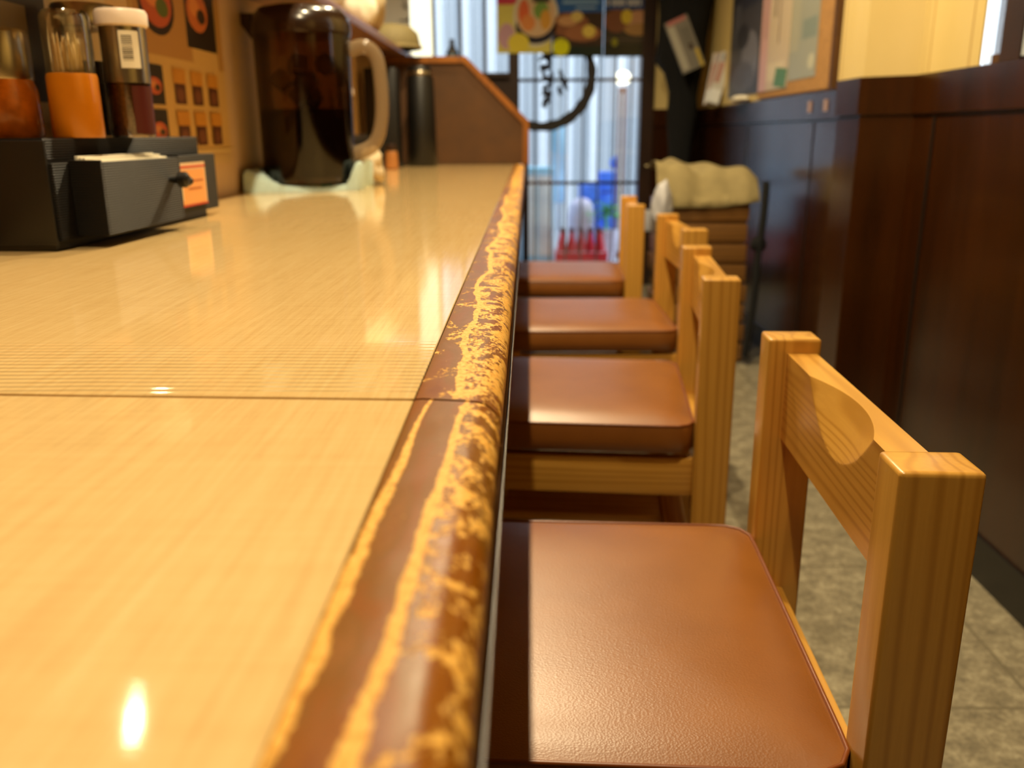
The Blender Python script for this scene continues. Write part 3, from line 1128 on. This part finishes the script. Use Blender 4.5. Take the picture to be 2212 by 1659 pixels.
tag(lump('crumpled_cloth', (-.372, 2.13, .7203), .030, .04, .038, MAT['linen'], .5, seed=3), 'small crumpled beige cloth on the counter right of the pitcher', 'cloth')
t = thing('vacuum_flask', 'tall black flask with steel shoulder standing against the counter partition', 'flask', (-.385, 3.30, .7202))
lathe('body', [(.050, 0), (.054, .006), (.052, .15), (.048, .300), (.042, .312)], MAT['black'], t)
lathe('collar', [(.043, .312), (.0445, .316), (.0445, .322), (.042, .326)], MAT['chrome'], t)
lathe('cap', [(.041, .326), (.041, .336), (.036, .342), (.01, .344)], MAT['black'], t)
t = thing('menu_stand', 'black upright menu holder beside the flask', 'stand', (-.505, 3.20, .7202))
box('case', -.055, .055, -.05, .05, 0, .33, MAT['black'], t, bev=.004)
box('base', -.062, .062, -.06, .06, 0, .012, MAT['black'], t, bev=.003)
t = thing('salt_shaker', 'small orange brown shaker on the counter by the black flask', 'shaker', (-.455, 3.02, .7202))
lathe('body', [(.018, 0), (.022, .004), (.019, .055), (.014, .06)], plain('amber', '#a9703a', .4), t)
lathe('cap', [(.0165, .060), (.018, .064), (.016, .078), (.006, .082)], MAT['darkwood'], t)

# things on the ledge
t = thing('bowl_stack', 'beige cloth covered bundle standing on the serving ledge', 'bundle', (-.545, 2.95, 1.1302))
lump('bundle', (0, 0, 0), .10, .16, .11, MAT['linen'], .14, seed=8, parent=t)
lump('wrap', (.045, -.14, 0), .05, .06, .07, MAT['paper'], .15, seed=2, parent=t)
t = thing('mesh_basket', 'khaki woven mesh basket upside down on the ledge end', 'basket', (-.500, 3.42, 1.1302))
lathe('bowl', [(.105, 0), (.108, .012), (.098, .055), (.07, .080), (.02, .088)], MAT['bread'], t)
lathe('rim', [(.106, 0), (.114, .003), (.114, .010), (.107, .013)], MAT['khaki'], t)
t = thing('sill_bottle', 'little dark bottle with pale blue label on the front window sill', 'bottle', (-.405, 4.985, 1.145))
lathe('body', [(.030, 0), (.034, .004), (.034, .10), (.014, .135), (.012, .17)], MAT['darkbottle'], t)
lathe('label', [(.0345, .04), (.0345, .09)], MAT['bottleblue'], t, cap=False)
t = thing('window_banner', 'white paper strip with black brush writing hung in the front window', 'banner', (0, 0, 0))
art('paper_strip', (-.775, 4.992, 1.19), (1, 0, 0), (0, 0, 1), .15, .62, '#f2f4f4', [], t)
for k in range(9):
    bm = bmesh.new()
    z = 1.22 + k * .062
    for q in range(3):
        x = -.655 + random.uniform(-.022, .03)
        p = [(x, 4.988, z + random.uniform(-.02, .02)), (x + random.uniform(-.03, .03), 4.988, z + random.uniform(-.01, .03)), (x + random.uniform(-.03, .03), 4.988, z + random.uniform(0, .04))]
        add_tube(bm, p, .005, 6, flat=.4)
    bm_obj('brush_character', bm, MAT['ink'], t)

# ------------------------------------------------------------------ posters
def dish(cx, cy, rx, ry, cols):
    return [('e', '#2a1c14', cx, cy, rx, ry), ('e', cols[0], cx, cy + ry * .05, rx * .85, ry * .8), ('e', cols[1], cx - rx * .2, cy + ry * .2, rx * .4, ry * .35), ('e', cols[2], cx + rx * .3, cy - ry * .1, rx * .35, ry * .3)]


X1 = WL + .0006
sh = [('r', '#b98a4e', .02, .52, .60, .98), ('r', '#2b211a', .55, .60, .92, .98)] + dish(.70, .80, .15, .14, ('#c8703a', '#e0904a', '#3a2a20')) + dish(.25, .78, .18, .16, ('#c05a34', '#e08a50', '#5a6a2a'))
sh += [('r', '#b98a48', .93, .5, .99, .99)]
for r_ in range(2):
    z0 = .27 - r_ * .225
    sh += [('r', '#2d231c', .06, z0, .24, z0 + .20)] + dish(.15, z0 + .09, .08, .055, ('#c8603a', '#d88a50', '#4a3a20'))
    for c_ in range(3):
        x = .34 + c_ * .20
        sh += [('r', '#c98b34', x, z0 + .12, x + .14, z0 + .20), ('r', '#5a3322', x + .01, z0 + .01, x + .13, z0 + .12), ('e', '#7a4a30', x + .07, z0 + .06, .04, .035)]
sh += [('r', '#d8b878', .30, -.0 + .005, .98, .03)]
m1 = thing('menu_poster', 'cream menu poster with a grid of small dish photos on the wall behind the counter', 'poster')
art('sheet', (X1, 1.38, .800), (0, 1, 0), (0, 0, 1), .40, .30, '#d2ab68', sh, m1)
m1b = thing('menu_poster', 'lower text slip taped under the dish photo menu on the counter wall', 'poster')
art('sheet', (X1, 1.44, .782), (0, 1, 0), (0, 0, 1), .335, .016, '#d0b078', [('r', '#b79258', .05, .55, .6, .62), ('r', '#b79258', .05, .3, .7, .36)], m1b)
sh = [('r', '#c83a30', .35, .80, .62, .93), ('e', '#8a4a2a', .78, .86, .16, .10), ('r', '#3a3230', .02, .10, .45, .75), ('r', '#8c7a60', .05, .2, .3, .55), ('r', '#e0c8a0', .5, .12, .9, .7), ('r', '#a88a60', .55, .3, .85, .34), ('r', '#a88a60', .55, .45, .8, .49), ('r', '#c89a80', .5, .86, .98, .97)]
m2 = thing('menu_poster', 'red and white notice on the counter wall behind the toothpick holder', 'poster')
art('sheet', (X1, 1.00, .850), (0, 1, 0), (0, 0, 1), .30, .235, '#d9c3a0', sh, m2)

# door posters
yd = YF + .012
V = (0, 0, 1)
U = (1, 0, 0)
def front_art(*a, **k):
    return art(*a, **k)


dp = thing('door_poster', 'yellow and pink ramen bowl poster at the top left of the door glass', 'poster')
art('sheet', (-.165, yd - .024, 1.243), U, V, .285, .50, '#d9cf6a', [('r', '#c93a55', 0, .48, .42, 1), ('p', '#d9cf6a', [(0, .40), (.45, .52), (.45, .46), (0, .30)]), ('e', '#d8d2c0', .72, .36, .42, .30), ('e', '#2d2c38', .72, .26, .38, .17), ('e', '#d8b890', .72, .38, .37, .22),
     ('e', '#dd6a3a', .50, .40, .10, .13), ('e', '#e09050', .58, .30, .13, .08), ('e', '#7aa04a', .82, .42, .14, .09), ('e', '#d8a040', .9, .33, .10, .10), ('r', '#3a352c', .66, .50, .98, .78), ('e', '#c8a0b0', .18, .17, .16, .13), ('e', '#e2d04a', .4, .1, .2, .1)], dp, MAT['printg'])
dp = thing('door_poster', 'dark blue topped dumpling poster in the middle of the door glass', 'poster')
art('sheet', (.128, yd - .024, 1.225), U, V, .268, .52, '#3d2f2a', [('r', '#2a62b0', 0, .42, 1, 1), ('r', '#9fc4e8', .45, .455, .85, .47), ('r', '#8ab4e0', .2, .50, .9, .53), ('e', '#8a5a3e', .35, .30, .38, .12), ('e', '#c99a6a', .3, .34, .2, .05), ('e', '#d8c070', .48, .38, .12, .05),
     ('e', '#a06a48', .6, .22, .35, .08), ('e', '#e0c860', .72, .24, .13, .06), ('r', '#23302a', 0, 0, 1, .10), ('e', '#d8dc20', .17, .09, .17, .085), ('r', '#6a5040', .05, .15, .95, .155)], dp, MAT['printg'])
dp = thing('door_poster', 'dark poster with white lettering and fried dishes at the top right of the door', 'poster')
ttl = [('r', '#d5dbe2', .06 + k * .105, .485, .06 + k * .105 + (.07 if k % 3 else .04), .545) for k in range(8)]
art('sheet', (.400, yd - .024, 1.222), U, V, .262, .52, '#33302e', [('r', '#2a4f92', 0, .45, 1, 1)] + ttl + [('e', '#7a4c38', .25, .34, .25, .11), ('e', '#c09070', .7, .36, .28, .08), ('e', '#d8c040', .45, .38, .11, .07), ('e', '#a88050', .7, .26, .30, .06), ('r', '#1f2622', 0, 0, 1, .12), ('r', '#57504a', .05, .16, .9, .17), ('e', '#8a8a28', .22, .14, .06, .04)], dp, MAT['printg'])

# corkboard and notices on the recessed wall
XW = .93 - .0015
cb = thing('cork_board', 'tan cork notice board on the recessed right wall', 'notice board')
box('board', XW - .012, XW, 2.83, 3.72, .962, 1.7, MAT['cork'], cb)
box('frame', XW - .02, XW, 2.80, 2.83, .957, 1.7, MAT['brownwood'], cb)
xa = XW - .0125
nt = thing('notice_poster', 'large pale green notice pinned on the cork board', 'poster')
art('sheet', (xa, 3.33, 1.005), (0, -1, 0), (0, 0, 1), .34, .62, '#98998a', [('r', '#a3a08a', .05, .15, .4, .9), ('r', '#7f8a80', .5, .2, .95, .3), ('r', '#8f8a5a', .5, .45, .95, .56), ('e', '#bcb89c', .85, .08, .10, .04), ('r', '#848878', .5, .65, .95, .75)], nt)
nt = thing('notice_poster', 'pink and cream notice at the left side of the cork board', 'poster')
art('sheet', (xa - .002, 3.70, .985), (0, -1, 0), (0, 0, 1), .40, .64, '#c3b093', [('r', '#c89c96', 0, 0, .28, 1), ('r', '#8a7560', .62, .25, .66, .9), ('r', '#7d6a58', .45, .4, .50, .8), ('r', '#d0c0a0', .30, .05, .9, .15), ('p', '#4f7a4a', [(.55, .02), (.95, .0), (1, .10), (.62, .12)]), ('r', '#8c6a58', .14, .3, .18, .9)], nt)
nt = thing('notice_poster', 'dark photo poster left of the cork board', 'poster')
art('sheet', (XW - .001, 4.31, .985), (0, -1, 0), (0, 0, 1), .58, .64, '#3c3b40', [('r', '#2a2a34', 0, .55, 1, 1), ('e', '#6e6c74', .65, .22, .25, .18), ('e', '#55545c', .45, .12, .35, .10), ('r', '#4a4a52', .1, .35, .3, .6), ('e', '#24232a', .4, .38, .2, .08)], nt)
for k, (y, lb) in enumerate(((2.89, 'nearer the pillar'), (3.05, 'further from the pillar'))):
    o = art('rail_sticker', (XW - .0075, y, .895), (0, -1, 0), (0, 0, 1), .035, .035, '#a98b80', [])
    tag(o, 'small beige sticker on the panelling rail, %s' % lb, 'sticker')
t = tag(lump('rolled_towel', (.915, 3.78, .9555), .028, .12, .016, MAT['paper'], .1, seed=5), 'rolled white towel lying on the panelling rail', 'towel')
t.location = (.905, 3.97, .9555)

# coat on the wall and magazines
ctn = thing('black_coat', 'black coat hanging in the far right corner beside the door', 'coat', (.785, 4.72, 0))
prof = [(1.75, .135, .06), (1.55, .135, .09), (1.40, .125, .10), (1.28, .112, .10), (1.18, .120, .10), (1.12, .090, .09), (1.02, .072, .08), (.92, .075, .08), (.80, .060, .07), (.66, .052, .06), (.55, .045, .05)]
bm = bmesh.new()
rows = []
for (z, rx, ry) in prof:
    off = {1.28: -.015, 1.18: -.025, 1.12: -.005}.get(z, 0)
    rows.append([bm.verts.new((off + rx * math.cos(2 * math.pi * k / 28) * (1 + .10 * math.sin(5 * k + z * 9)), ry * math.sin(2 * math.pi * k / 28) * (1 + .15 * math.sin(3 * k + z * 7)), z)) for k in range(28)])
for a, b in zip(rows[:-1], rows[1:]):
    for k in range(28):
        bm.faces.new((a[k], a[(k + 1) % 28], b[(k + 1) % 28], b[k]))
bm.faces.new(rows[0]); bm.faces.new(list(reversed(rows[-1])))
bm_obj('coat_body', bm, MAT['blacksoft'], ctn, smooth=True)
tube('hook', [(.10, .06, 1.76), (.02, .0, 1.80), (0, 0, 1.75)], .006, MAT['iron'], ctn)
mg = thing('newspaper_bundle', 'grey folded newspaper tilted in front of the black coat', 'newspaper', (.85, 4.56, 1.165), 0)
a = art('front_page', (0, 0, 0), (1, 0, 0), (0, 0, 1), .115, .25, '#77736a', [('r', '#a86a66', .1, .92, .9, 1), ('r', '#6a675f', .5, .45, .9, .8), ('r', '#a5a193', .05, .05, .35, .9), ('r', '#b8a040', .8, .0, .95, .35), ('e', '#4a4038', .7, .42, .12, .07)], mg, th=.012)
a.location = (-.095, 0, -.06); a.rotation_euler = (0, R(-24), 0)
mg2 = thing('magazine_sheaf', 'pale rolled magazines with white bottom beside the black coat', 'magazines', (.885, 4.45, .962))
for k in range(3):
    a = art('magazine', (0, 0, 0), (1, 0, 0), (0, 0, 1), .055, .235, ('#cfc4bc', '#b9a8a0', '#c9c9c6')[k], [('r', '#b08078', .1, .4, .5, .8), ('r', '#e6ebf0', .02, .02, .95, .28), ('r', '#8a8a9a', .2, .82, .9, .98)], mg2, th=.008)
    a.location = (-.045 + k * .006, -k * .012, k * .006); a.rotation_euler = (0, R(9 + k * 3), 0)
# box stack
gx0, gx1, gy0, gy1 = .495, .800, 3.22, 3.62
nt_ = 8
for k in range(nt_):
    z = k * .074
    jx = random.uniform(-.006, .006)
    t = thing('noodle_tray', 'shallow brown wooden noodle tray, %s of the stack under the khaki cloth' % ['bottom one', 'second from the bottom', 'third from the bottom', 'fourth from the bottom', 'fifth from the bottom', 'sixth from the bottom', 'second from the top', 'topmost'][k], 'tray', ((gx0 + gx1) / 2 + jx, (gy0 + gy1) / 2, z + .0003), R(random.uniform(-1.5, 1.5)), 'stacked noodle trays by the right wall')
    hx, hy = (gx1 - gx0) / 2, (gy1 - gy0) / 2
    box('bottom', -hx + .008, hx - .008, -hy + .010, hy - .010, 0, .0095, MAT['tray'], t)
    box('side', -hx, hx, -hy, -hy + .012, .0095, .072, MAT['tray'], t, bev=.004)
    box('side', -hx, hx, hy - .012, hy, .0095, .072, MAT['tray'], t, bev=.004)
    box('end', -hx, -hx + .012, -hy + .012, hy - .012, .0095, .072, MAT['tray'], t, bev=.004)
    box('end', hx - .012, hx, -hy + .012, hy - .012, .0095, .072, MAT['tray'], t, bev=.004)
ZT = nt_ * .074


def khaki(u, v):
    # a heap of cloth over the top tray, hanging down in front
    x = gx0 - .035 + u * (gx1 - gx0 + .06)
    s = v * .50
    drop = .030 - .020 * max(0, (u - .62) / .38) 
    fold = .007 * math.sin(u * 21 + 2) + .005 * math.sin(u * 9)
    if s < drop:
        y = gy0 - .014 - abs(fold) * .8
        z = ZT + .012 - (drop - s)
    else:
        q = min(s - drop, .38)
        y = gy0 - .014 + q
        z = ZT + .012 + .112 * math.sin(min(1, q / .08) * math.pi / 2) * (1 - .35 * u ** 3) + fold + .014 * math.sin(u * 8 + q * 14)
    return (x, y, z)


tag(sheet('khaki_cloth', 44, 40, khaki, MAT['khaki'], .004), 'khaki cloth heaped over the stack of noodle trays', 'cloth')
tag(lump('plastic_bag', (.470, 3.15, .50), .036, .04, .09, MAT['bag'], .25, seed=11), 'crinkled white plastic bag hanging at the left of the tray stack', 'bag')
st = thing('bag_strap', 'black shoulder bag strap hanging at the right side of the tray stack', 'strap')
tube('strap', smooth_path([(.842, 3.20, .665), (.838, 3.19, .55), (.828, 3.19, .40), (.825, 3.19, .25), (.805, 3.19, .03)], 6), .024, MAT['blacksoft'], st, 10, flat=.5)
lump('buckle', (.826, 3.19, .42), .028, .02, .028, MAT['blacksoft'], .2, seed=4, parent=st)
t = thing('umbrella_stand', 'black upright rack with a pale top between the last two chair backs', 'rack', (.455, 3.75, 0))
box('upright', -.03, .03, -.03, .03, 0, .44, MAT['black'], t, bev=.004)
box('shelf_top', -.06, .06, -.06, .06, .44, .52, MAT['bag'], t, bev=.006)

# ------------------------------------------------------------------ street outside
struct(box('ground', -6, 6, YF + .1, 12, -.1, -.001, MAT['street']))
bm = bmesh.new()
n = 60
for i in range(n):
    x = -3.0 + i * .11
    add_prism(bm, [(x, 8.0), (x + .02, 7.96), (x + .07, 7.96), (x + .09, 8.0), (x + .11, 8.0), (x + .11, 8.05), (x, 8.05)], 0, 3.2, 'z', mi=i % 2)
tag(bm_obj('street_shutter', bm, [MAT['shutter'], MAT['greyshut']]), 'white corrugated shutter of the building across the street', 'shutter')
t = thing('street_banner', 'light blue vertical banner on a pole outside the door', 'banner', (.21, 6.3, 0))
box('pole', -.008, .008, -.008, .008, 0, 1.6, MAT['shutter'], t)
sheet('cloth', 8, 20, lambda u, v: (-.045 + u * .085, .012 + .006 * math.sin(u * 6 + v * 8), .36 + v * .56), MAT['cyan'], .002, t)
t = thing('street_pole', 'brownish post standing outside beyond the door glass', 'post', (.62, 6.1, 0))
box('shaft', -.028, .028, -.02, .02, 0, 1.12, MAT['polew'], t, bev=.004)
box('highlight_strip', -.008, .004, -.024, -.02, .05, 1.08, MAT['shutter'], t)
t = thing('street_lamp', 'small round white lamp hanging outside the door', 'lamp', (.62, 6.1, 1.14))
lump('globe', (0, 0, 0), .05, .05, .045, emit('lit_globe', '#fff8d8', 2.5), 0.02, parent=t)
for k, (x0, x1, z0, z1, y, lb) in enumerate(((.36, .50, .0, .50, 6.35, 'left of the blue ball'), (.50, .63, .0, .58, 6.45, 'tallest, below the blue ball'))):
    t = thing('blue_crate_stack', 'blue plastic crate outside the door, %s' % lb, 'crate', ((x0 + x1) / 2, y, 0), 0, 'blue crates on the street')
    nn = 4
    hh = (z1 - z0) / nn
    for q in range(nn):
        box('crate_tier', -(x1 - x0) / 2, (x1 - x0) / 2, -.12, .12, z0 + q * hh, z0 + (q + 1) * hh - .012, MAT['bluepl'], t, bev=.006)
t = thing('blue_ball', 'blue ball on top of the crates outside', 'ball', (.62, 6.42, .585))
lathe('shell', [(.045 * math.sin(math.pi * k / 12) + .0005, .045 - .045 * math.cos(math.pi * k / 12)) for k in range(13)], MAT['bluepl'], t)
t = thing('potted_plant', 'bright green leafy plant outside the door above the red crate', 'plant', (.52, 5.95, 0))
lathe('pot', [(.06, 0), (.08, .2), (.085, .21)], MAT['lav'], t)
bm = bmesh.new()
for k in range(90):
    a = random.uniform(0, 6.28); e = random.uniform(-.2, 1.3); L = random.uniform(.05, .13)
    c = Vector((math.cos(a) * math.cos(e), math.sin(a) * math.cos(e), math.sin(e))) * L + Vector((0, 0, .29))
    s = Vector((-math.sin(a), math.cos(a), 0)) * .018
    d = Vector((math.cos(a), math.sin(a), random.uniform(-.5, .6))) * .03
    vs = [bm.verts.new(c - d), bm.verts.new(c + s), bm.verts.new(c + d), bm.verts.new(c - s)]
    bm.faces.new(vs)
bm_obj('foliage', bm, MAT['leaf'], t)
tube('stem', [(0, 0, .18), (0, 0, .30)], .01, MAT['leaf'], t)
t = thing('covered_bin', 'pale lavender rounded cover behind the red crate outside', 'bin', (.36, 6.1, 0))
lathe('drum', [(.085, 0), (.09, .28), (.08, .36), (.05, .40), (.01, .41)], MAT['lav'], t)
t = thing('bottle_crate', 'red plastic bottle crate standing on the street outside the door', 'crate', (.34, 5.72, 0))
box('crate_wall', -.165, .165, -.11, -.10, 0, .10, MAT['redpl'], t, bev=.003)
box('crate_wall', -.165, .165, .10, .11, 0, .10, MAT['redpl'], t, bev=.003)
box('crate_end', -.165, -.155, -.10, .10, 0, .10, MAT['redpl'], t, bev=.003)
box('crate_end', .155, .165, -.10, .10, 0, .10, MAT['redpl'], t, bev=.003)
box('crate_floor', -.155, .155, -.10, .10, 0, .008, MAT['redpl'], t)
for i in range(5):
    for j in range(2):
        b = thing('red_bottle', 'red capped bottle with pale label, %s in the %s row of the street crate' % (['first', 'second', 'third', 'fourth', 'fifth'][i], ['front', 'back'][j]), 'bottle', (.34 - .122 + i * .061, 5.67 + j * .09, .0085), 0, 'bottles in the red crate')
        lathe('body', [(.026, 0), (.028, .004), (.028, .13), (.013, .185), (.012, .215)], MAT['redpl'], b, seg=20)
        lathe('cap', [(.014, .215), (.0145, .218), (.0145, .234), (.012, .236)], MAT['darkred'], b, seg=20)
        lathe('label', [(.0284, .06), (.0284, .095)], MAT['lav'], b, seg=20, cap=False)
t = thing('ice_chest', 'light cyan tall panel case outside at the left edge of the door glass', 'case', (.06, 5.95, 0))
box('case', -.12, .11, -.1, .1, 0, .62, MAT['cyan'], t, bev=.01)
box('door_panel', -.10, -.005, -.108, -.1, .05, .57, MAT['shutter'], t, bev=.004)
box('door_panel', .005, .10, -.108, -.1, .05, .57, MAT['shutter'], t, bev=.004)
t = thing('lit_sign', 'glowing cream signboard seen through the front window', 'sign', (-.72, 6.4, 0))
box('lightbox', -.095, .075, 0, .08, 1.17, 2.2, MAT['sign'], t)
box('post', -.03, .03, .02, .06, 0, 1.17, MAT['iron'], t)
